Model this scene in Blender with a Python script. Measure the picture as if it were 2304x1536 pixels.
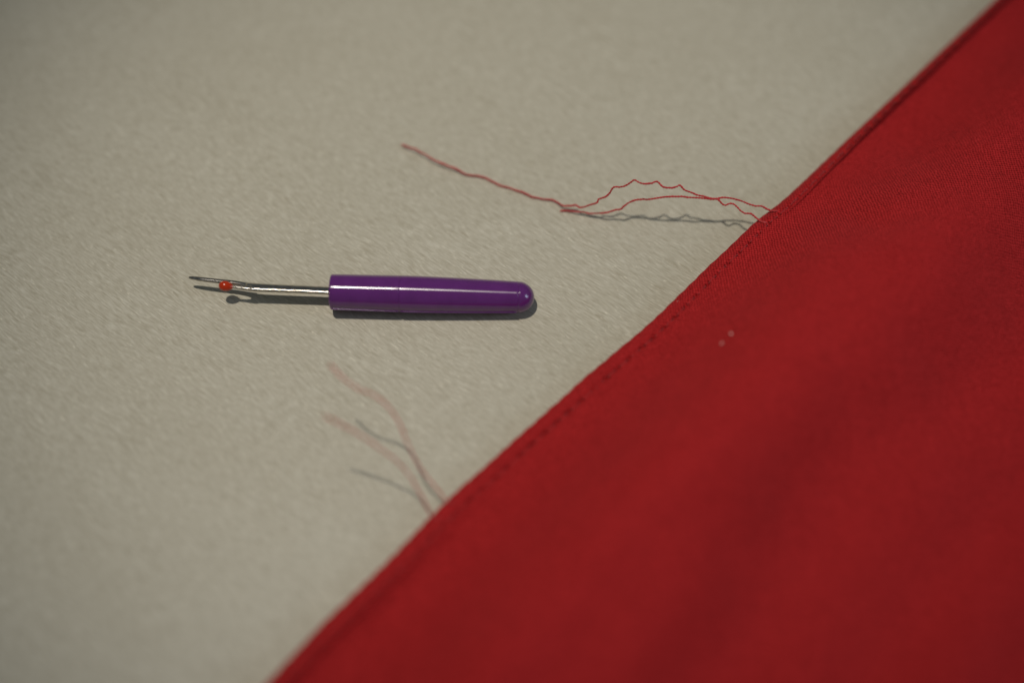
import bpy, bmesh, math, random
import numpy as np
from mathutils import Vector, Matrix

random.seed(7)
rng = np.random.default_rng(11)
for o in list(bpy.data.objects):
    bpy.data.objects.remove(o, do_unlink=True)
SC = bpy.context.scene
COL = SC.collection
MM = 0.001                       # everything below is measured in millimetres and stored in metres

# ------------------------------------------------------------------ camera
PITCH = math.radians(60.0)       # looks down by 60 degrees
LENS, SENSOR = 50.0, 36.0
F = 2304 * LENS / SENSOR         # focal length in pixels of the photograph
D0 = 268.5                       # mm from the lens to the table along the axis
FWD = np.array([0.0, math.cos(PITCH), -math.sin(PITCH)])
UP = np.array([0.0, math.sin(PITCH), math.cos(PITCH)])
RIGHT = np.array([1.0, 0.0, 0.0])
CAM = -FWD * D0


def at(px, py, h=0.0):
    """point (mm) at height h above the table seen at pixel (px, py) of the photograph"""
    d = FWD + RIGHT * ((px - 1152) / F) + UP * ((768 - py) / F)
    k = (h - CAM[2]) / d[2]
    return CAM + d * k


cam_data = bpy.data.cameras.new("camera")
cam = bpy.data.objects.new("camera", cam_data)
COL.objects.link(cam)
cam.location = Vector(CAM * MM)
cam.rotation_euler = (math.pi / 2 - PITCH, 0, 0)
cam_data.lens = LENS
cam_data.sensor_width = SENSOR
cam_data.clip_start = 0.01
cam_data.clip_end = 20
cam_data.dof.use_dof = True
cam_data.dof.aperture_fstop = 3.1
cam_data.dof.aperture_blades = 0
cam_data.dof.focus_distance = float(np.dot(at(1152, 665) - CAM, FWD)) * MM
SC.camera = cam

# ------------------------------------------------------------------ light
world = bpy.data.worlds.new("World")
SC.world = world
world.use_nodes = True
bg = world.node_tree.nodes["Background"]
bg.inputs[0].default_value = (0.80, 0.92, 1.0, 1)
bg.inputs[1].default_value = 0.104


def aim(o, target):
    o.rotation_euler = (Vector(target) - o.location).to_track_quat('-Z', 'Y').to_euler()


lamp_d = bpy.data.lights.new("room_lamp", 'SPOT')
lamp_d.energy = 11.35
lamp_d.color = (1.0, 0.925, 0.825)
lamp_d.shadow_soft_size = 0.0165
lamp_d.spot_size = math.radians(28.6)
lamp_d.spot_blend = 1.0
lamp = bpy.data.objects.new("room_lamp", lamp_d)
COL.objects.link(lamp)
lamp.location = Vector((-125, 12, 700)) * MM
aim(lamp, Vector((8, 27, 0)) * MM)

win_d = bpy.data.lights.new("window_light", 'AREA')
win_d.shape = 'RECTANGLE'
win_d.size = 0.30
win_d.size_y = 0.48
win_d.energy = 2.5
win_d.color = (0.66, 0.80, 1.0)
win = bpy.data.objects.new("window_light", win_d)
COL.objects.link(win)
win.location = Vector((1210, -210, 640)) * MM
aim(win, (0, 0, 0))

SC.view_settings.view_transform = 'Standard'
SC.view_settings.look = 'None'
SC.view_settings.exposure = 0.0
SC.view_settings.gamma = 1.0
SC.cycles.caustics_reflective = True
SC.cycles.sample_clamp_indirect = 3.0
SC.cycles.blur_glossy = 0.3


# ------------------------------------------------------------------ helpers
def link_mesh(name, verts, faces, mat, parent=None, smooth=True, uvs=None):
    me = bpy.data.meshes.new(name)
    me.from_pydata([tuple(v) for v in verts], [], faces)
    if uvs is not None:
        lay = me.uv_layers.new(name="cloth_mm")
        vi = np.empty(len(me.loops), dtype=np.int32)
        me.loops.foreach_get("vertex_index", vi)
        lay.data.foreach_set("uv", np.asarray(uvs, dtype=np.float32)[vi].ravel())
    if smooth:
        me.polygons.foreach_set("use_smooth", [True] * len(me.polygons))
    me.materials.append(mat)
    me.update()
    o = bpy.data.objects.new(name, me)
    COL.objects.link(o)
    if parent is not None:
        o.parent = parent
    return o


def tag(o, label=None, cat=None, group=None, kind=None):
    if label: o["label"] = label
    if cat: o["category"] = cat
    if group: o["group"] = group
    if kind: o["kind"] = kind
    return o


def grid_faces(nr, nc, closed=False):
    f = []
    cc = nc if closed else nc - 1
    for i in range(nr - 1):
        for j in range(cc):
            k = (j + 1) % nc
            f.append((i * nc + j, i * nc + k, (i + 1) * nc + k, (i + 1) * nc + j))
    return f


def catmull(pts, step):
    """resample control points (n, k) with a Catmull-Rom spline at about step mm"""
    P = np.asarray(pts, float)
    P = np.vstack([2 * P[0] - P[1], P, 2 * P[-1] - P[-2]])
    out = []
    for i in range(1, len(P) - 2):
        p0, p1, p2, p3 = P[i - 1], P[i], P[i + 1], P[i + 2]
        n = max(2, int(np.linalg.norm((p2 - p1)[:3]) / step))
        for k in range(n):
            t = k / n
            out.append(0.5 * (2 * p1 + (p2 - p0) * t + (2 * p0 - 5 * p1 + 4 * p2 - p3) * t * t
                              + (3 * p1 - p0 - 3 * p2 + p3) * t ** 3))
    out.append(P[-2])
    return np.array(out)


def frames(path):
    T = np.gradient(path, axis=0)
    T /= np.linalg.norm(T, axis=1)[:, None] + 1e-12
    A = np.zeros_like(T)
    a = np.cross(T[0], [0.3, 0.2, 1.0])
    for i in range(len(T)):
        a = a - T[i] * np.dot(a, T[i])
        a /= np.linalg.norm(a)
        A[i] = a
    return T, A, np.cross(T, A)


def tube(path, radius, sides=8, caps=True):
    T, A, B = frames(path)
    r = np.broadcast_to(np.asarray(radius, float), (len(path),))
    verts = []
    for i in range(len(path)):
        for k in range(sides):
            w = 2 * math.pi * k / sides
            verts.append((path[i] + (A[i] * math.cos(w) + B[i] * math.sin(w)) * r[i]) * MM)
    faces = grid_faces(len(path), sides, True)
    if caps:
        faces.append(tuple(range(sides))[::-1])
        faces.append(tuple((len(path) - 1) * sides + k for k in range(sides)))
    return verts, faces


def join(parts):
    V, Fc = [], []
    for v, f in parts:
        n = len(V)
        V += list(v)
        Fc += [tuple(i + n for i in q) for q in f]
    return V, Fc


# ------------------------------------------------------------------ node helpers
def new_mat(name):
    m = bpy.data.materials.new(name)
    m.use_nodes = True
    nt = m.node_tree
    return m, nt, nt.nodes["Principled BSDF"]


def nd(nt, typ, **kw):
    n = nt.nodes.new(typ)
    for k, v in kw.items():
        if k in n.inputs.keys() if isinstance(k, str) else False:
            n.inputs[k].default_value = v
        else:
            setattr(n, k, v)
    return n


def math_n(nt, op, a, b=None, clamp=False):
    n = nt.nodes.new("ShaderNodeMath")
    n.operation = op
    n.use_clamp = clamp
    for i, v in enumerate((a, b)):
        if v is None: continue
        if isinstance(v, (int, float)): n.inputs[i].default_value = v
        else: nt.links.new(v, n.inputs[i])
    return n.outputs[0]


def ramp(nt, fac, stops):
    n = nt.nodes.new("ShaderNodeValToRGB")
    el = n.color_ramp.elements
    el[0].position, el[0].color = stops[0][0], (*stops[0][1], 1)
    el[1].position, el[1].color = stops[-1][0], (*stops[-1][1], 1)
    for p, c in stops[1:-1]:
        e = el.new(p)
        e.color = (*c, 1)
    nt.links.new(fac, n.inputs[0])
    return n.outputs[0]


def noise(nt, vec, scale, detail=2, rough=0.5):
    n = nt.nodes.new("ShaderNodeTexNoise")
    n.inputs["Scale"].default_value = scale
    n.inputs["Detail"].default_value = detail
    n.inputs["Roughness"].default_value = rough
    nt.links.new(vec, n.inputs["Vector"])
    return n.outputs["Fac"]


def mapping(nt, vec, scale=(1, 1, 1), rot=(0, 0, 0), loc=(0, 0, 0)):
    n = nt.nodes.new("ShaderNodeMapping")
    n.inputs["Scale"].default_value = scale
    n.inputs["Rotation"].default_value = rot
    n.inputs["Location"].default_value = loc
    nt.links.new(vec, n.inputs["Vector"])
    return n.outputs[0]


def mixc(nt, fac, a, b, mode='MIX'):
    n = nt.nodes.new("ShaderNodeMix")
    n.data_type = 'RGBA'
    n.blend_type = mode
    for sock, v in ((n.inputs[0], fac), (n.inputs[6], a), (n.inputs[7], b)):
        if isinstance(v, (int, float)): sock.default_value = v
        elif isinstance(v, tuple): sock.default_value = (*v, 1)
        else: nt.links.new(v, sock)
    return n.outputs[2]


def bump(nt, height, dist_mm, strength=1.0):
    n = nt.nodes.new("ShaderNodeBump")
    n.inputs["Strength"].default_value = strength
    n.inputs["Distance"].default_value = dist_mm * MM
    nt.links.new(height, n.inputs["Height"])
    return n.outputs[0]


# ------------------------------------------------------------------ materials
def wood_material():
    m, nt, p = new_mat("pale_birch_table")
    tc = nt.nodes.new("ShaderNodeTexCoord").outputs["Object"]
    mm = mapping(nt, tc, (1000, 1000, 1000))
    rot = mapping(nt, mm, (1, 1, 1), (0, 0, math.radians(37.5)))       # x now runs along the grain
    # slight waviness of the grain
    warp = nt.nodes.new("ShaderNodeVectorMath"); warp.operation = 'ADD'
    wn = nt.nodes.new("ShaderNodeTexNoise")
    wn.inputs["Scale"].default_value = 0.06; wn.inputs["Detail"].default_value = 1
    nt.links.new(rot, wn.inputs["Vector"])
    sc = nt.nodes.new("ShaderNodeVectorMath"); sc.operation = 'SCALE'
    sc.inputs["Scale"].default_value = 2.2
    nt.links.new(wn.outputs["Color"], sc.inputs[0])
    nt.links.new(rot, warp.inputs[0]); nt.links.new(sc.outputs[0], warp.inputs[1])
    g = warp.outputs[0]
    fine = noise(nt, mapping(nt, g, (0.50, 4.4, 1)), 1.0, 3, 0.6)
    mid = noise(nt, mapping(nt, g, (0.20, 1.7, 1), loc=(31, 7, 0)), 1.0, 2, 0.55)
    pores = noise(nt, mapping(nt, g, (0.22, 3.8, 1), loc=(5, 91, 0)), 1.0, 1, 0.5)
    glint = noise(nt, mapping(nt, g, (0.65, 4.6, 1), loc=(55, 3, 0)), 1.0, 2, 0.6)
    broad = noise(nt, mapping(nt, g, (0.03, 0.07, 1), loc=(3, 17, 0)), 1.0, 2, 0.5)
    c1 = ramp(nt, fine, [(0.28, (0.36, 0.325, 0.240)), (0.50, (0.505, 0.474, 0.378)), (0.72, (0.665, 0.638, 0.538))])
    c2 = mixc(nt, 0.25, c1, ramp(nt, mid, [(0.30, (0.425, 0.39, 0.292)), (0.7, (0.575, 0.545, 0.435))]))
    c3 = mixc(nt, math_n(nt, 'MULTIPLY', ramp(nt, pores, [(0.655, (0, 0, 0)), (0.72, (1, 1, 1))]), 0.36), c2, (0.29, 0.235, 0.145))
    c4 = mixc(nt, 1.0, c3, ramp(nt, broad, [(0.3, (0.965, 0.96, 0.95)), (0.7, (1.0, 1.0, 1.0))]), 'MULTIPLY')
    gm = ramp(nt, glint, [(0.63, (0, 0, 0)), (0.72, (1, 1, 1))])
    c5 = mixc(nt, math_n(nt, 'MULTIPLY', gm, 0.75), c4, (0.80, 0.76, 0.62))  # gloss glints painted as pale streaks into the base colour
    nt.links.new(c5, p.inputs["Base Color"])
    p.inputs["Roughness"].default_value = 0.46
    p.inputs["Specular IOR Level"].default_value = 0.4
    hgt = math_n(nt, 'ADD', fine, math_n(nt, 'MULTIPLY', mid, 0.6))
    hgt = math_n(nt, 'ADD', hgt, math_n(nt, 'MULTIPLY', glint, 0.5))
    nt.links.new(bump(nt, hgt, 0.055, 0.7), p.inputs["Normal"])
    return m


def cloth_material():
    m, nt, p = new_mat("red_cotton_weave")
    uv = nt.nodes.new("ShaderNodeUVMap"); uv.uv_map = "cloth_mm"
    base = uv.outputs[0]
    w = nt.nodes.new("ShaderNodeTexNoise")
    w.inputs["Scale"].default_value = 0.7; w.inputs["Detail"].default_value = 3
    nt.links.new(base, w.inputs["Vector"])
    s = nt.nodes.new("ShaderNodeVectorMath"); s.operation = 'SCALE'; s.inputs["Scale"].default_value = 0.7
    nt.links.new(w.outputs["Color"], s.inputs[0])
    a = nt.nodes.new("ShaderNodeVectorMath"); a.operation = 'ADD'
    nt.links.new(base, a.inputs[0]); nt.links.new(s.outputs[0], a.inputs[1])
    sp = nt.nodes.new("ShaderNodeSeparateXYZ"); nt.links.new(a.outputs[0], sp.inputs[0])
    pitch = 0.355
    k = math.pi / pitch
    su = math_n(nt, 'SINE', math_n(nt, 'MULTIPLY', sp.outputs[0], k))
    sv = math_n(nt, 'SINE', math_n(nt, 'MULTIPLY', sp.outputs[1], k))
    over = math_n(nt, 'MULTIPLY', su, sv)                          # over/under of the plain weave
    yarn = math_n(nt, 'MINIMUM', math_n(nt, 'ABSOLUTE', su), math_n(nt, 'ABSOLUTE', sv))
    cell = noise(nt, mapping(nt, base, (2.0, 2.0, 1), loc=(13, 5, 0)), 1.0, 2, 0.6)
    over2 = math_n(nt, 'ADD', math_n(nt, 'MULTIPLY', over, math_n(nt, 'MULTIPLY', cell, 0.95)),
                   math_n(nt, 'ADD', math_n(nt, 'MULTIPLY', cell, 0.9), 0.06))
    gap = math_n(nt, 'POWER', yarn, 0.5)
    yn = noise(nt, mapping(nt, base, (2.6, 0.5, 1)), 1.0, 2, 0.6)
    yn2 = noise(nt, mapping(nt, base, (0.5, 2.6, 1), loc=(9, 4, 0)), 1.0, 2, 0.6)
    slub = math_n(nt, 'ADD', math_n(nt, 'MULTIPLY', yn, 0.5), math_n(nt, 'MULTIPLY', yn2, 0.5))
    blot = noise(nt, mapping(nt, base, (0.16, 0.16, 1)), 1.0, 5, 0.62)
    col = ramp(nt, slub, [(0.32, (0.315, 0.0095, 0.0103)), (0.66, (0.480, 0.0165, 0.0178))])
    col = mixc(nt, 1.0, col, ramp(nt, over2, [(0.12, (0.40, 0.30, 0.30)), (0.45, (0.95, 0.95, 0.95)), (0.90, (1.24, 2.0, 2.0))]), 'MULTIPLY')  # shade in the weave holes and yarn highlights put into the colour
    col = mixc(nt, 1.0, col, ramp(nt, blot, [(0.3, (0.94, 0.92, 0.92)), (0.7, (1.03, 1.06, 1.06))]), 'MULTIPLY')
    fl = noise(nt, mapping(nt, base, (2.1, 2.1, 1), loc=(71, 13, 0)), 1.0, 1, 0.5)
    flm = ramp(nt, fl, [(0.76, (0, 0, 0)), (0.82, (1, 1, 1))])
    col = mixc(nt, math_n(nt, 'MULTIPLY', flm, 0.22), col, (0.70, 0.20, 0.18))
    nt.links.new(col, p.inputs["Base Color"])
    p.inputs["Roughness"].default_value = 0.85
    p.inputs["Specular IOR Level"].default_value = 0.12
    p.inputs["Sheen Weight"].default_value = 0.10
    p.inputs["Sheen Roughness"].default_value = 0.5
    p.inputs["Sheen Tint"].default_value = (1.0, 0.45, 0.45, 1)
    h = math_n(nt, 'ADD', math_n(nt, 'MULTIPLY', over, 1.2), math_n(nt, 'ADD', gap, math_n(nt, 'MULTIPLY', slub, 0.8)))
    nt.links.new(bump(nt, h, 0.022, 0.6), p.inputs["Normal"])
    return m


def thread_material(name, c0, c1):
    m, nt, p = new_mat(name)
    tc = nt.nodes.new("ShaderNodeTexCoord").outputs["Object"]
    n = noise(nt, tc, 2500, 2, 0.6)
    nt.links.new(ramp(nt, n, [(0.3, c0), (0.7, c1)]), p.inputs["Base Color"])
    p.inputs["Roughness"].default_value = 0.6
    p.inputs["Sheen Weight"].default_value = 0.3
    nt.links.new(bump(nt, n, 0.05, 0.6), p.inputs["Normal"])
    return m


def axial_gloss(nt, p, amount):
    """fine turning marks round the axis spread a highlight along the axis"""
    t = nt.nodes.new("ShaderNodeTangent")
    t.direction_type = 'RADIAL'
    t.axis = 'X'
    nt.links.new(t.outputs[0], p.inputs["Tangent"])
    p.inputs["Anisotropic"].default_value = amount
    p.inputs["Anisotropic Rotation"].default_value = 0.25


def plastic_material(name="purple_plastic", aniso=0.9):
    m, nt, p = new_mat(name)
    tc = nt.nodes.new("ShaderNodeTexCoord").outputs["Object"]
    mm = mapping(nt, tc, (1000, 1000, 1000))
    streak = noise(nt, mapping(nt, mm, (0.25, 9, 9)), 1.0, 3, 0.6)
    cloud = noise(nt, mm, 0.35, 2, 0.5)
    nt.links.new(ramp(nt, cloud, [(0.3, (0.110, 0.0175, 0.150)), (0.7, (0.128, 0.0215, 0.178))]), p.inputs["Base Color"])
    nt.links.new(ramp(nt, streak, [(0.35, (0.17,) * 3), (0.7, (0.22,) * 3)]), p.inputs["Roughness"])
    if aniso: axial_gloss(nt, p, aniso)
    p.inputs["IOR"].default_value = 1.6
    p.inputs["Coat Weight"].default_value = 0.35
    p.inputs["Coat Roughness"].default_value = 0.07
    p.inputs["Subsurface Weight"].default_value = 0.15
    p.inputs["Subsurface Radius"].default_value = (0.6, 0.2, 1.0)
    p.inputs["Subsurface Scale"].default_value = 0.0012
    nt.links.new(bump(nt, streak, 0.004, 0.35), p.inputs["Normal"])
    return m


def metal_material():
    m, nt, p = new_mat("nickel_plated_steel")
    tc = nt.nodes.new("ShaderNodeTexCoord").outputs["Object"]
    mm = mapping(nt, tc, (1000, 1000, 1000))
    streak = noise(nt, mapping(nt, mm, (0.5, 7, 7)), 1.0, 4, 0.7)
    spots = noise(nt, mm, 2.6, 3, 0.65)
    nt.links.new(ramp(nt, spots, [(0.34, (0.20, 0.17, 0.13)), (0.54, (0.55, 0.51, 0.46))]), p.inputs["Base Color"])
    p.inputs["Metallic"].default_value = 1.0
    nt.links.new(ramp(nt, streak, [(0.35, (0.14,) * 3), (0.7, (0.20,) * 3)]), p.inputs["Roughness"])
    axial_gloss(nt, p, 0.85)
    nt.links.new(bump(nt, math_n(nt, 'ADD', streak, spots), 0.008, 0.4), p.inputs["Normal"])
    return m


def simple(name, color, rough, **kw):
    m, nt, p = new_mat(name)
    tc = nt.nodes.new("ShaderNodeTexCoord").outputs["Object"]
    n = noise(nt, tc, 1800, 2, 0.5)
    lo = tuple(c * 0.88 for c in color)
    nt.links.new(ramp(nt, n, [(0.3, lo), (0.7, color)]), p.inputs["Base Color"])
    p.inputs["Roughness"].default_value = rough
    for k, v in kw.items():
        p.inputs[k.replace("_", " ")].default_value = v
    return m


WOOD = wood_material()
CLOTH = cloth_material()
THREAD = thread_material("red_sewing_thread", (0.42, 0.012, 0.015), (0.62, 0.035, 0.038))
STITCH_M = thread_material("red_seam_thread", (0.26, 0.008, 0.009), (0.36, 0.013, 0.014))
PLASTIC = plastic_material()
PLASTIC_END = plastic_material("purple_plastic_polished_end", 0)
METAL = metal_material()
BALL = simple("orange_red_plastic", (0.50, 0.034, 0.004), 0.14)
LINT = simple("white_lint", (0.78, 0.42, 0.39), 0.9)

# ------------------------------------------------------------------ table
bm = bmesh.new()
bmesh.ops.create_cube(bm, size=1)
for v in bm.verts:
    v.co = Vector((v.co.x * 900, v.co.y * 700 + 30, (v.co.z - 0.5) * 22)) * MM
bmesh.ops.bevel(bm, geom=[e for e in bm.edges], offset=1.5 * MM, segments=3, affect='EDGES')
me = bpy.data.meshes.new("table_top")
bm.to_mesh(me); bm.free()
me.materials.append(WOOD)
table = bpy.data.objects.new("table_top", me)
COL.objects.link(table)
tag(table, "pale greyish beige wooden table top with fine diagonal grain", kind="structure")

# ------------------------------------------------------------------ red cloth
# outer edge of the hem: pixel of the photograph and height in mm where it floats above the table
EDGE = [(2239, 0, 1.3), (2145, 88, 1.3), (2047, 181, 1.5), (1961, 262, 1.9), (1892, 326, 2.5), (1820, 395, 3.1),
        (1751, 458, 3.8), (1711, 488, 4.1), (1677, 519, 4.2), (1647, 548, 4.2), (1600, 591, 4.2), (1560, 630, 4.1),
        (1524, 665, 4.0), (1456, 730, 4.0), (1404, 773, 4.0), (1352, 815, 3.9), (1304, 857, 3.8), (1247, 908, 3.7),
        (1198, 951, 3.6), (1148, 995, 3.5), (1099, 1040, 3.5), (1049, 1084, 3.5), (1006, 1122, 3.5), (965, 1161, 3.6),
        (909, 1222, 3.8), (839, 1290, 4.0), (769, 1358, 4.1), (694, 1432, 4.3), (610, 1522, 4.4)]
E = np.array([at(*e) for e in EDGE])
d0 = (E[0] - E[3]); d0 /= np.linalg.norm(d0)
d1 = (E[-1] - E[-4]); d1 /= np.linalg.norm(d1)
d0[2] = d1[2] = 0
E = np.vstack([E[0] + d0 * 55, E[0] + d0 * 25, E, E[-1] + d1 * 25, E[-1] + d1 * 60])
dense = catmull(E, 0.5)
cum = np.concatenate([[0], np.cumsum(np.linalg.norm(np.diff(dense[:, :2], axis=0), axis=1))])
DS = 0.16
S = np.arange(0, cum[-1], DS)
P = np.stack([np.interp(S, cum, dense[:, i]) for i in range(3)], axis=1)
kern = np.exp(-0.5 * (np.arange(-40, 41) * DS / 2.2) ** 2); kern /= kern.sum()
for i in range(3):
    padded = np.concatenate([P[0, i] + (np.arange(-40, 0)) * (P[1, i] - P[0, i]), P[:, i],
                             P[-1, i] + np.arange(1, 41) * (P[-1, i] - P[-2, i])])
    P[:, i] = np.convolve(padded, kern, 'valid')
tang = (E[-1] - E[0])[:2]; tang /= np.linalg.norm(tang)
NX = np.array([-tang[1], tang[0]])                    # horizontal direction from the edge into the cloth
if NX[0] < 0: NX = -NX
ALONG = tang
apos = P[:, :2] @ ALONG


def s_of(xy):
    return np.interp(np.dot(xy, ALONG), apos, S)


def s_of_px(px, py, h=4.5):
    return float(s_of(at(px, py, h)[:2]))


# tilt of the hem band along the edge (degrees, up from the outer edge to the seam)
KT = [(2245, 0, 61), (1961, 263, 60), (1820, 395, 49), (1703, 520, 34), (1585, 637, 26), (1459, 762, 17), (1340, 866, 8),
      (1195, 998, 2), (1050, 1100, 4), (900, 1240, 14), (700, 1440, 24), (612, 1536, 26)]
ks = [s_of_px(a, b) for a, b, c in KT]
PHI = np.radians(np.interp(S, ks, [c for a, b, c in KT]))
PHI = np.convolve(np.pad(PHI, 40, mode='edge'), kern, 'valid')
HEM_W, HEM_T = 3.0, 0.85
HW = np.interp(S, [s_of_px(*k) for k in ((2245, 0), (1961, 263), (1820, 395), (1703, 520))], [1.12, 1.1, 1.05, 1.0])   # the fold is a little wider at the top
HW = np.convolve(np.pad(HW, 40, mode='edge'), kern, 'valid')
PERIOD = 3.1
S_HOLE = s_of_px(1677.6, 544, 5.6)
phase = 2 * math.pi * (S - S_HOLE) / PERIOD           # holes where phase is a multiple of 2 pi
jit_n = int(cum[-1] / PERIOD) + 8
hole_k = np.arange(-int(S_HOLE / PERIOD) + 1, jit_n - int(S_HOLE / PERIOD))
hole_s = S_HOLE + hole_k * PERIOD + rng.normal(0, 0.13, len(hole_k))
hole_s = hole_s[(hole_s > 1) & (hole_s < S[-1] - 2)]
hole_depth = 0.35 + rng.random(len(hole_s)) ** 0.8 * 1.15


def smooth_noise(s, scale, seed):
    r = np.random.default_rng(seed)
    n = int((S[-1] + 20) / scale) + 4
    return np.interp(s, np.arange(n) * scale, r.normal(0, 1, n))


WOB = np.convolve(np.pad(smooth_noise(S, 2.4, 5), 40, mode='edge'), kern[20:61] / kern[20:61].sum(), 'same')[40:-40]
pucker = 0.5 + 0.5 * np.cos(phase)                    # 1 at the holes

Nv = np.array([NX[0], NX[1], 0.0])
Zv = np.array([0, 0, 1.0])
Dv = Nv[None] * np.cos(PHI)[:, None] + Zv[None] * np.sin(PHI)[:, None]
Mv = -Nv[None] * np.sin(PHI)[:, None] + Zv[None] * np.cos(PHI)[:, None]


def holes(a_off):
    """downward dimple of the needle holes at distance a_off (mm) from the seam line"""
    d = np.zeros(len(S))
    for s0, dp in zip(hole_s, hole_depth):
        lo, hi = np.searchsorted(S, (s0 - 1.6, s0 + 1.6))
        x = S[lo:hi] - s0
        d[lo:hi] += dp * np.exp(-(x / 0.55) ** 2) * math.exp(-(a_off / 0.27) ** 2)
        d[lo:hi] += 0.24 * np.exp(-(x / 0.9) ** 2) * math.exp(-(a_off / 0.8) ** 2)
    return d


def seam_relief(a_off):
    """total relief normal to the cloth near the seam"""
    g = -0.22 * math.exp(-(a_off / 0.42) ** 2)
    return g - holes(a_off) + 0.10 * (1 - pucker) * math.exp(-((a_off + 1.1) / 0.9) ** 2)


# hem: profile (a = along the band, b = normal to it)
prof = [(3.6, -HEM_T), (2.4, -HEM_T), (1.4, -HEM_T - 0.02), (0.75, -HEM_T)]
for q in range(1, 8):
    w = -math.pi / 2 - q * math.pi / 8
    prof.append((0.45 + 0.45 * math.cos(w), -HEM_T / 2 + HEM_T / 2 * math.sin(w)))
prof += [(a, 0.0) for a in (0.45, 0.7, 1.0, 1.3, 1.6, 1.85, 2.05, 2.2, 2.35, 2.47, 2.58, 2.68, 2.76, 2.84, 2.92, 3.0)]
rows = []
uvs = []
for n_, (a, b) in enumerate(prof):
    top = n_ > 10
    relief = seam_relief(a - HEM_W) if top else 0.0
    pil = 0.10 * math.sin(math.pi * min(max(a / HEM_W, 0), 1)) if top else 0.0
    edge_w = math.exp(-(a / 1.0) ** 2)
    out = -(0.12 * (1 - pucker) + 0.10 * WOB) * edge_w
    rows.append(P + Dv * (a * HW + out)[:, None] + Mv * (b + relief + pil + 0.05 * WOB * (a / 3))[:, None])
    uvs.append(np.stack([S, np.full(len(S), a if b == 0 else -a - 1)], 1))
hem_grid = np.stack(rows, 1)                          # (nS, nProfile, 3)
SEAM = P + Dv * (HEM_W * HW)[:, None]                                 # seam line without relief


# broad shape of the cloth: folds as soft ridges between two pixels of the photograph
def seg(p, q, h=5.0):
    return at(p[0], p[1], h)[:2], at(q[0], q[1], h)[:2]


RIDGES = [  # crest line as px of the photograph, width mm (gentle side), height mm, ratio of the steep lower right side
    ([(1860, 600), (1770, 700), (1690, 840), (1600, 970), (1480, 1080), (1370, 1190), (1250, 1300), (1120, 1450), (1000, 1650)], 12.0, 1.6, 0.9),
    ([(2400, 860), (2260, 950), (2150, 1040), (2010, 1190), (1890, 1360), (1820, 1520), (1770, 1640)], 8.0, 2.8, 1.25),
    ([(2330, 420), (2200, 520), (2080, 650), (1990, 780)], 10.0, 2.6, 1.0),
    ([(1830, 870), (1740, 1010), (1640, 1120), (1560, 1260)], 7.0, 1.0, 0.8),
    ([(2350, 180), (2250, 300), (2130, 400), (2000, 470)], 8.0, 1.3, 0.7),
    ([(1560, 1320), (1450, 1460), (1350, 1620)], 8.0, 2.4, 0.9),
    ([(2360, 1230), (2220, 1380), (2100, 1620)], 9.0, 3.6, 0.8),
]
RS = [([at(a, b, 9.0)[:2] for a, b in pts], w, h, q) for pts, w, h, q in RIDGES]


def vnoise(x, y, scale, seed):
    r = np.random.default_rng(seed)
    T_ = r.normal(0, 1, (64, 64))
    u, v = x / scale + 500, y / scale + 500
    i, j = np.floor(u).astype(int), np.floor(v).astype(int)
    fu, fv = u - i, v - j
    fu, fv = fu ** 3 * (fu * (6 * fu - 15) + 10), fv ** 3 * (fv * (6 * fv - 15) + 10)
    i0, j0, i1, j1 = i % 64, j % 64, (i + 1) % 64, (j + 1) % 64
    return (T_[i0, j0] * (1 - fu) * (1 - fv) + T_[i1, j0] * fu * (1 - fv) + T_[i0, j1] * (1 - fu) * fv + T_[i1, j1] * fu * fv)


def field(x, y):
    base_s = np.interp(x * ALONG[0] + y * ALONG[1], apos, S)
    rr = (x - np.interp(base_s, S, SEAM[:, 0])) * NX[0] + (y - np.interp(base_s, S, SEAM[:, 1])) * NX[1]
    rr = np.maximum(rr, 0)
    keys = [s_of_px(2245, 0), s_of_px(1961, 263), s_of_px(1751, 458), s_of_px(1524, 665), s_of_px(1304, 857),
            s_of_px(1148, 995), s_of_px(965, 1161), s_of_px(700, 1423)]
    b = np.interp(base_s, keys, [0.8, 1.4, 4.4, 4.9, 4.0, 2.8, 0.6, 0.5])
    hill = np.interp(base_s, keys, [10.5, 11.0, 12.0, 13.0, 14.0, 14.0, 13.5, 13.0])
    rise = np.interp(base_s, keys, [18, 18, 16, 16, 17, 18, 18, 18])
    fall = np.where(rr > 20, np.exp(-((rr - 20) / 24) ** 2), 1.0)
    b = (b + hill * (1 - np.exp(-(rr / rise) ** 2))) * fall + 1.2 * (1 - fall)
    z = b + 0.0
    acc = np.zeros_like(x)
    for pts, w, h, q in RS:
        best = np.full(x.shape, 1e9)
        side = np.zeros(x.shape)
        for a, c in zip(pts[:-1], pts[1:]):
            d = c - a
            t = np.clip(((x - a[0]) * d[0] + (y - a[1]) * d[1]) / (d @ d), 0, 1)
            dx, dy = x - a[0] - t * d[0], y - a[1] - t * d[1]
            D2 = dx * dx + dy * dy
            near = D2 < best
            best = np.where(near, D2, best)
            side = np.where(near, dx * NX[0] + dy * NX[1], side)
        cs = np.clip(0.5 + 0.5 * side / np.sqrt(best + 0.05), 0, 1)
        ww = w * (1 + (q - 1) * cs * cs * (3 - 2 * cs))
        g = h * np.exp(-best / (ww * ww))
        acc = (acc ** 3 + g ** 3) ** (1 / 3)
    z = z + acc
    z = z + 0.45 * vnoise(x, y, 17, 3) + 0.14 * vnoise(x, y, 8, 4) + 0.035 * vnoise(x, y, 3.6, 6)
    return np.maximum(z, 0.5)


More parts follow.
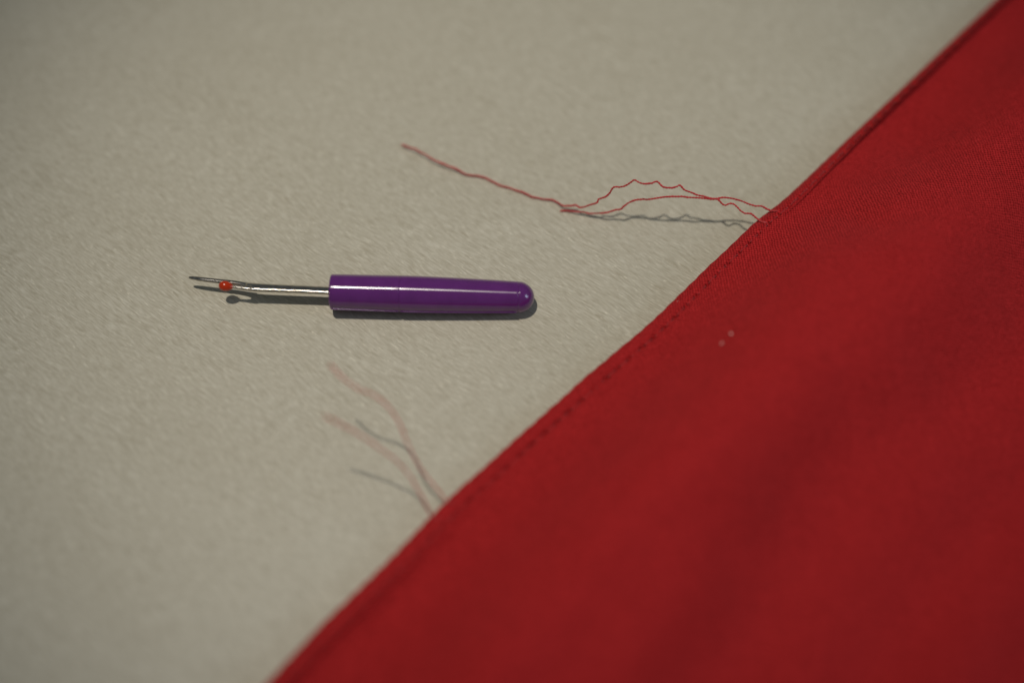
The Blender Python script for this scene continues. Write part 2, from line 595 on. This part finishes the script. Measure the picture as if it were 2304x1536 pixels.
VAL = np.interp(S, [s_of_px(*k) for k in ((2245, 0), (1961, 263), (1820, 395), (1703, 520), (1250, 905), (1100, 1040), (965, 1161), (700, 1430))],
                [0.50, 0.45, 0.30, 0.15, 0.05, 0.10, 0.25, 0.35])
R_ = np.concatenate([[0, .08, .16, .24, .32, .42, .54, .68, .85, 1.05, 1.3, 1.6, 1.95, 2.35, 2.8, 3.3],
                     np.arange(3.9, 12, 0.7), np.arange(12.2, 40, 1.2), np.arange(40, 142, 2.4)])
G0 = field(SEAM[:, 0], SEAM[:, 1])
rows, fuv = [], []
for r in R_:
    xy = SEAM[:, :2] + NX[None] * r
    g = field(xy[:, 0], xy[:, 1])
    z = g + (SEAM[:, 2] - G0) * math.exp(-r / 4.2)
    z = np.maximum(z - VAL * (r / 1.5) * math.exp(1 - r / 1.5), 0.3)
    rel = seam_relief(r)
    fade = math.exp(-(r / 2.0) ** 2)
    M = Mv * fade + Zv[None] * (1 - fade)
    pt = np.concatenate([xy, z[:, None]], 1) + M * rel[:, None] \
        + Zv[None] * (0.16 * (pucker * 0.5) * math.exp(-((r - 1.2) / 0.9) ** 2) + 0.05 * WOB * math.exp(-r / 3))[:, None]
    if r == 0:
        pt = hem_grid[:, -1]
    rows.append(pt)
    fuv.append(np.stack([S, np.full(len(S), HEM_W + r)], 1))
fab_grid = np.stack(rows, 1)

cloth = bpy.data.objects.new("red_cloth", None)
COL.objects.link(cloth)
cloth_base = at(1900, 900, 0)
cloth.location = (cloth_base[0] * MM, cloth_base[1] * MM, 0)
tag(cloth, "red cotton cloth with a stitched hem covering the lower right of the table", "cloth")
OFF = np.array([cloth_base[0], cloth_base[1], 0.0])


def put(name, grid, uv, mat, parent, thin=1):
    g = grid[::thin]
    nr, nc = g.shape[:2]
    return link_mesh(name, ((g - OFF) * MM).reshape(-1, 3).tolist(), grid_faces(nr, nc), mat, parent,
                     uvs=np.stack(uv, 1)[::thin].reshape(-1, 2))


fabric = put("fabric", fab_grid[:, :22], fuv[:22], CLOTH, cloth)
# the rest of the body can be coarser along the edge; same mesh object
g2 = fab_grid[::6, 21:]
v2 = ((g2 - OFF) * MM).reshape(-1, 3)
bmf = bmesh.new(); bmf.from_mesh(fabric.data)
me2 = bpy.data.meshes.new("tmp")
me2.from_pydata(v2.tolist(), [], grid_faces(*g2.shape[:2]))
lay = me2.uv_layers.new(name="cloth_mm")
vi = np.empty(len(me2.loops), dtype=np.int32); me2.loops.foreach_get("vertex_index", vi)
lay.data.foreach_set("uv", np.stack(fuv[21:], 1)[::6].reshape(-1, 2).astype(np.float32)[vi].ravel())
bmf.from_mesh(me2); bmf.to_mesh(fabric.data); bmf.free(); bpy.data.meshes.remove(me2)
fabric.data.polygons.foreach_set("use_smooth", [True] * len(fabric.data.polygons))
hem = put("hem", hem_grid, uvs, CLOTH, cloth)
hem["label"] = "narrow folded hem along the cloth's diagonal edge"

# the stitches: one sunk bar of thread between each pair of needle holes
L = PERIOD - 0.75
xs = np.linspace(-L / 2, L / 2, 11)
path = np.stack([xs, 0 * xs, 0.10 * np.cos(xs / L * math.pi) - 0.13], 1)
v, f = tube(path, 0.085 * (0.7 + 0.3 * np.cos(xs / L * math.pi)), 8)
stitch_mesh = None
for a, b in zip(hole_s[:-1], hole_s[1:]):
    sm = (a + b) / 2
    i = int(np.clip(sm / DS, 2, len(S) - 3))
    p = SEAM[i] + Mv[i] * (-0.27)
    t = SEAM[min(i + 6, len(S) - 1)] - SEAM[i - 6]
    t /= np.linalg.norm(t)
    nrm = Mv[i] - t * np.dot(Mv[i], t); nrm /= np.linalg.norm(nrm)
    side = np.cross(nrm, t)
    if stitch_mesh is None:
        st = link_mesh("stitch", v, f, STITCH_M)
        stitch_mesh = st.data
    else:
        st = bpy.data.objects.new("stitch", stitch_mesh)
        COL.objects.link(st)
    st.parent = hem
    R = Matrix(((t[0], side[0], nrm[0]), (t[1], side[1], nrm[1]), (t[2], side[2], nrm[2]))).to_4x4()
    st.matrix_local = Matrix.Translation(Vector((p - OFF) * MM)) @ R


# ------------------------------------------------------------------ loose threads of the seam
def two_ply(pts, seed, r_ply=0.115, wiggle=0.05, flat_end=True):
    r = np.random.default_rng(seed)
    path = catmull(pts, 0.22)
    n = len(path)
    w = r.normal(0, 1, (n // 5 + 3, 3))
    x = np.arange(n) / 5.0
    wob = np.stack([np.interp(x, np.arange(len(w)), w[:, i]) for i in range(3)], 1) * wiggle
    path = path + wob
    path[:, 2] = np.maximum(path[:, 2], 0.2)
    cumd = np.concatenate([[0], np.cumsum(np.linalg.norm(np.diff(path, axis=0), axis=1))])
    T, A, B = frames(path)
    parts = []
    for ph in (0, math.pi):
        w_ = cumd * 2 * math.pi / 1.15 + ph
        off = (A * np.cos(w_)[:, None] + B * np.sin(w_)[:, None]) * (r_ply * 0.85)
        parts.append(tube(path + off, r_ply * (1 + 0.22 * np.interp(np.arange(n), np.arange(0, n + 9, 4), r.normal(0, 1, len(np.arange(0, n + 9, 4))).clip(-1.5, 1.5))), 7))
    # a few stray fibres
    for _ in range(int(cumd[-1] / 0.9)):
        i = r.integers(2, n - 3)
        d = r.normal(0, 1, 3); d /= np.linalg.norm(d)
        l_ = r.uniform(0.25, 0.75)
        q = np.array([path[i], path[i] + d * l_ * 0.5, path[i] + d * l_ + r.normal(0, 0.12, 3)])
        q[:, 2] = np.maximum(q[:, 2], 0.05)
        parts.append(tube(catmull(q, 0.15), 0.010, 3, False))
    return join(parts)


def thread(pxs, seed, label, r_ply=0.115, wiggle=0.06):
    pts = [at(*p) for p in pxs]
    v, f = two_ply(pts, seed, r_ply, wiggle)
    v = [np.asarray(q) - OFF * MM for q in v]
    o = link_mesh("loose_thread", v, f, THREAD, cloth)
    o["label"] = label
    return o


thread([(903, 325, 0.9), (919, 331, 1.0), (935, 336, 1.1), (960, 351, 1.2), (985, 364, 1.3), (1003, 371, 1.2), (1030, 382, 0.9),
        (1050, 393, 0.6), (1074, 395, 0.5), (1100, 404, 0.5), (1128, 418, 0.4), (1150, 424, 0.4), (1174, 432, 0.5),
        (1195, 442, 0.4), (1220, 448, 0.4), (1243, 450, 0.5), (1257, 457, 0.7), (1268, 463, 1.0), (1283, 462, 1.4),
        (1296, 462, 1.9), (1311, 467, 2.6), (1326, 462, 3.7), (1343, 456, 5.2), (1348, 447, 6.0), (1363, 443, 7.0),
        (1373, 432, 8.2), (1381, 421, 9.2), (1394, 420, 9.9), (1409, 416, 10.8), (1420, 409, 11.7), (1428, 405, 12.2),
        (1438, 411, 12.2), (1452, 413, 12.0), (1467, 412, 11.7), (1479, 409, 11.5), (1491, 420, 11.0), (1509, 423, 10.6),
        (1522, 420, 10.3), (1530, 417, 10.2), (1541, 428, 9.6), (1556, 434, 9.0), (1577, 441, 8.5), (1600, 446, 8.1),
        (1612, 447, 7.9), (1620, 453, 7.6), (1629, 461, 7.2), (1642, 458, 7.0), (1653, 461, 6.8), (1665, 471, 6.4),
        (1677, 480, 6.0), (1690, 481, 5.8), (1700, 488, 5.5), (1709, 495, 5.3), (1719, 499, 5.6), (1727, 500, 5.3)], 21,
       "long wavy thread with one end lying free on the table")
thread([(1262, 473, 0.4), (1275, 474, 0.5), (1300, 477, 0.9), (1325, 479, 1.3), (1345, 480, 1.7), (1362, 479, 2.3),
        (1380, 473, 3.2), (1395, 470, 3.9), (1405, 462, 4.7), (1420, 454, 5.6), (1440, 450, 6.5), (1463, 449, 7.2),
        (1490, 444, 8.0), (1515, 442, 8.4), (1535, 442, 8.5), (1550, 445, 8.4), (1575, 446, 8.2), (1597, 448, 8.0),
        (1612, 446, 8.0), (1625, 444, 8.1), (1645, 447, 7.7), (1665, 452, 7.3), (1685, 459, 6.8), (1700, 464, 6.5),
        (1714, 465, 6.2), (1725, 471, 5.7), (1735, 474, 5.5), (1745, 475, 5.7), (1752, 474, 5.4)], 22,
       "shorter smooth thread running below the wavy one")
thread([(1024, 1128, 4.0), (1005, 1127, 4.2), (990, 1108, 5.0), (972, 1085, 6.2), (950, 1058, 7.8), (930, 1024, 9.8),
        (914, 990, 11.8), (903, 962, 13.2), (886, 930, 14.8), (864, 905, 16.0), (835, 886, 17.0), (806, 873, 17.8),
        (782, 858, 18.4), (764, 842, 18.9), (750, 828, 19.2), (742, 820, 19.4)], 23,
       "upper of the two short thread ends rising from the lower hem", 0.098, 0.03)
thread([(990, 1168, 4.0), (972, 1160, 4.3), (958, 1134, 5.4), (942, 1104, 7.0), (922, 1071, 9.0), (896, 1040, 11.2),
        (868, 1018, 13.0), (838, 996, 14.6), (806, 975, 16.2), (778, 960, 17.3), (752, 946, 18.3), (730, 936, 19.0)], 24,
       "lower of the two short thread ends rising from the lower hem", 0.098, 0.03)

# ------------------------------------------------------------------ lint specks on the cloth


def on_cloth(px, py):
    h = 6.0
    for _ in range(12):
        q = at(px, py, h)
        s = s_of(q[:2]); i = int(s / DS)
        r = float(np.dot(q[:2] - SEAM[i, :2], NX))
        if r < 0:
            h = 0.5 * h + 0.5 * float(P[i, 2] + (HEM_W * HW[i] * math.cos(PHI[i]) + r) * math.tan(PHI[i]))
            continue
        z = float(field(np.array([q[0]]), np.array([q[1]]))[0]) + (SEAM[i, 2] - G0[i]) * math.exp(-max(r, 0) / 4.2)
        h = 0.5 * h + 0.5 * z
    return at(px, py, h)


def speck(px, py, size, label, seed):
    r = np.random.default_rng(seed)
    b = bmesh.new()
    bmesh.ops.create_icosphere(b, subdivisions=2, radius=size * MM)
    for v_ in b.verts:
        k = 1 + 0.55 * math.sin(v_.co.x / MM / size * 3 + seed) + r.normal(0, 0.22)
        v_.co = Vector((v_.co.x * k * 1.25, v_.co.y * k * 0.9, v_.co.z * 0.45))
    m_ = bpy.data.meshes.new("lint_speck")
    b.to_mesh(m_); b.free()
    m_.materials.append(LINT)
    o = bpy.data.objects.new("lint_speck", m_)
    COL.objects.link(o)
    o.location = Vector((on_cloth(px, py) + np.array([0, 0, 0.05])) * MM)
    o.rotation_euler = (0, 0, r.uniform(0, 3))
    tag(o, label, "lint", "white lint specks on the red cloth")


speck(1645, 752, 0.27, "larger white lint speck, upper of the close pair on the red cloth", 1)
speck(1624, 772, 0.23, "small white lint speck, lower left one of the close pair on the red cloth", 2)
speck(1525, 678, 0.12, "tiny white lint speck sitting on the hem edge beside the stitches", 4)

# ------------------------------------------------------------------ seam ripper
ripper = bpy.data.objects.new("seam_ripper", None)
COL.objects.link(ripper)
RB = at(970, 675, 0)
ripper.location = (RB[0] * MM, RB[1] * MM, 0)
tag(ripper, "seam ripper with glossy purple handle and red ball tip lying on the table", "seam ripper")
RO = np.array([RB[0], RB[1], 0.0])

A0 = at(743.5, 656.5, 3.86)
B0 = at(1166, 668.5, 3.10)
AX = (B0 - A0); LEN = np.linalg.norm(AX); AX = AX / LEN
U1 = np.cross([0, 0, 1], AX); U1 /= np.linalg.norm(U1)
U2 = np.cross(AX, U1)


def lathe(name, profile, mat, parent, seg_n=64, origin=A0, ax=AX, u1=U1, u2=U2, cap0=True, cap1=True, label=None):
    V = []
    for (x, r) in profile:
        for k in range(seg_n):
            w = 2 * math.pi * k / seg_n
            V.append((origin + ax * x + (u1 * math.cos(w) + u2 * math.sin(w)) * r - RO) * MM)
    Fc = grid_faces(len(profile), seg_n, True)
    if cap0: Fc.append(tuple(range(seg_n))[::-1])
    if cap1: Fc.append(tuple((len(profile) - 1) * seg_n + k for k in range(seg_n)))
    o = link_mesh(name, V, Fc, mat, parent)
    if label: o["label"] = label
    return o


XJ = float(np.dot(at(900, 661, 3.57) - A0, AX))       # joint between the two barrel sections
handle = lathe("handle", [(XJ + 0.02, 2.2), (XJ + 0.02, 3.45), (XJ + 0.05, 3.50), (XJ + 0.16, 3.515), (XJ + 0.3, 3.52)]
               + [(XJ + 0.3 + (LEN - XJ - 0.75) * t, 3.52 + 0.07 * t - 0.57 * t ** 1.5) for t in np.linspace(0.05, 1, 16)]
               + [(LEN - 0.30, 3.015), (LEN - 0.12, 2.99), (LEN, 2.95)],
               PLASTIC, ripper, label="long tapered rear section of the purple handle")
collar = lathe("collar", [(0.25, 1.3), (0.05, 1.5), (0.0, 2.9), (0.03, 3.12), (0.12, 3.28), (0.28, 3.36), (0.5, 3.385)]
               + [(0.5 + (XJ - 0.7) * t, 3.385 + 0.115 * t) for t in np.linspace(0.08, 1, 12)]
               + [(XJ - 0.10, 3.495), (XJ - 0.03, 3.485), (XJ + 0.02, 3.3)],
               PLASTIC, handle, label="short front section of the purple handle")
collar_end = [(LEN + 3.05 * math.sin(w), 2.985 * math.cos(w)) for w in np.linspace(0.0, math.pi / 2 - 0.02, 22)]
dome = lathe("rounded_end", collar_end, PLASTIC_END, handle, label="domed rear end of the purple handle")

# raised parting line left by the mould, one on each side, just below the widest point
for sgn, lab in ((-1, "fine raised mould line along the near side of the handle"), (1, "fine raised mould line along the far side of the handle")):
    w = math.radians(-9)
    dirv = U2 * math.sin(w) + U1 * math.cos(w) * (1 if U1[1] * sgn > 0 else -1)
    for x0, r0, x1, r1, par in ((0.4, 3.385, XJ - 0.15, 3.495, collar), (XJ + 0.25, 3.525, LEN - 0.3, 3.02, handle)):
        n_ = 30
        xs_ = np.linspace(x0, x1, n_)
        tt = (xs_ - x0) / (x1 - x0)
        rr_ = (3.52 + 0.07 * tt - 0.57 * tt ** 1.5) if par is handle else r0 + (r1 - r0) * tt
        pth = A0 - RO + AX * xs_[:, None] + dirv * (rr_ + 0.10)[:, None]
        v, f = tube(pth, 0.11, 10)
        o = link_mesh("mould_line", v, f, PLASTIC_END, handle)
        o["label"] = lab

# shank and fork: flat steel whose width runs along WV and thickness along TV
WV = np.array([0, -0.906, 0.423]); TV = np.array([0, 0.423, 0.906])


def bar(stations, n=20, power=3.0):
    """stations: (centre point, half width along WV, half thickness along TV)"""
    V = []
    for c, hw, ht in stations:
        for k in range(n):
            w = 2 * math.pi * k / n
            cw, sw = math.cos(w), math.sin(w)
            x = math.copysign(abs(cw) ** (2 / power), cw) * hw
            y = math.copysign(abs(sw) ** (2 / power), sw) * ht
            V.append((c + WV * x + TV * y - RO) * MM)
    Fc = grid_faces(len(stations), n, True)
    Fc.append(tuple(range(n))[::-1]); Fc.append(tuple((len(stations) - 1) * n + k for k in range(n)))
    return V, Fc


def interp_st(keys, n):
    K = np.array([[*at(px, py, h), hw, ht] for px, py, h, hw, ht in keys])
    C = catmull(K, 1e9 if n is None else 0.45)
    return [(c[:3], c[3], c[4]) for c in C]


v, f = bar(interp_st([(770, 655.5, 3.85, 0.98, 0.50), (741, 654.3, 3.85, 0.98, 0.50), (700, 652.3, 3.90, 0.98, 0.50),
                      (640, 649.6, 4.00, 1.00, 0.49), (590, 647.3, 4.08, 1.04, 0.48), (565, 645.7, 4.12, 1.10, 0.46),
                      (553, 644.6, 4.13, 1.14, 0.45)], 1))
shank = link_mesh("shank", v, f, METAL, ripper)
shank["label"] = "flat metal shank between handle and fork"
v, f = bar(interp_st([(566, 642.2, 3.68, 0.66, 0.42), (556, 641.2, 3.64, 0.66, 0.42), (549, 640.0, 3.56, 0.58, 0.42), (540, 638.4, 3.50, 0.52, 0.43), (524, 635.9, 3.45, 0.50, 0.43),
                      (495, 632.9, 3.38, 0.48, 0.42), (466, 629.7, 3.32, 0.47, 0.41), (448, 627.4, 3.28, 0.44, 0.38),
                      (434, 625.5, 3.25, 0.37, 0.32), (427, 624.6, 3.23, 0.25, 0.22), (424, 624.2, 3.22, 0.06, 0.06)], 1),
           power=2.2)
lp = link_mesh("long_prong", v, f, METAL, shank)
v, f = bar(interp_st([(566, 648.7, 4.62, 0.60, 0.42), (556, 647.9, 4.64, 0.60, 0.42), (549, 647.6, 4.71, 0.48, 0.40), (541, 647.1, 4.77, 0.36, 0.36), (533, 646.2, 4.80, 0.32, 0.34),
                      (520, 644.8, 4.84, 0.28, 0.30), (508, 643.6, 4.86, 0.26, 0.26)], 1), power=2.2)
sp_ = link_mesh("short_prong", v, f, METAL, shank)
# steel web at the throat of the fork
bc = at(505.5, 643.2, 4.88)
bt = at(545, 647.4, 4.78)
bax = bt - bc; bax /= np.linalg.norm(bax)
bu1 = np.cross([0, 0, 1], bax); bu1 /= np.linalg.norm(bu1); bu2 = np.cross(bax, bu1)
drop = []
for w in np.linspace(0.03, math.pi, 22):
    x = -math.cos(w)
    if x < 0: drop.append((x * 1.12, 0.98 * math.sin(w)))
    else: drop.append((x * 1.72, 0.98 * max(math.sin(w) ** 1.35, 0.25)))
ball = lathe("ball_tip", drop, BALL, sp_, 32, bc, bax, bu1, bu2, label="small glossy orange red ball on the short prong")
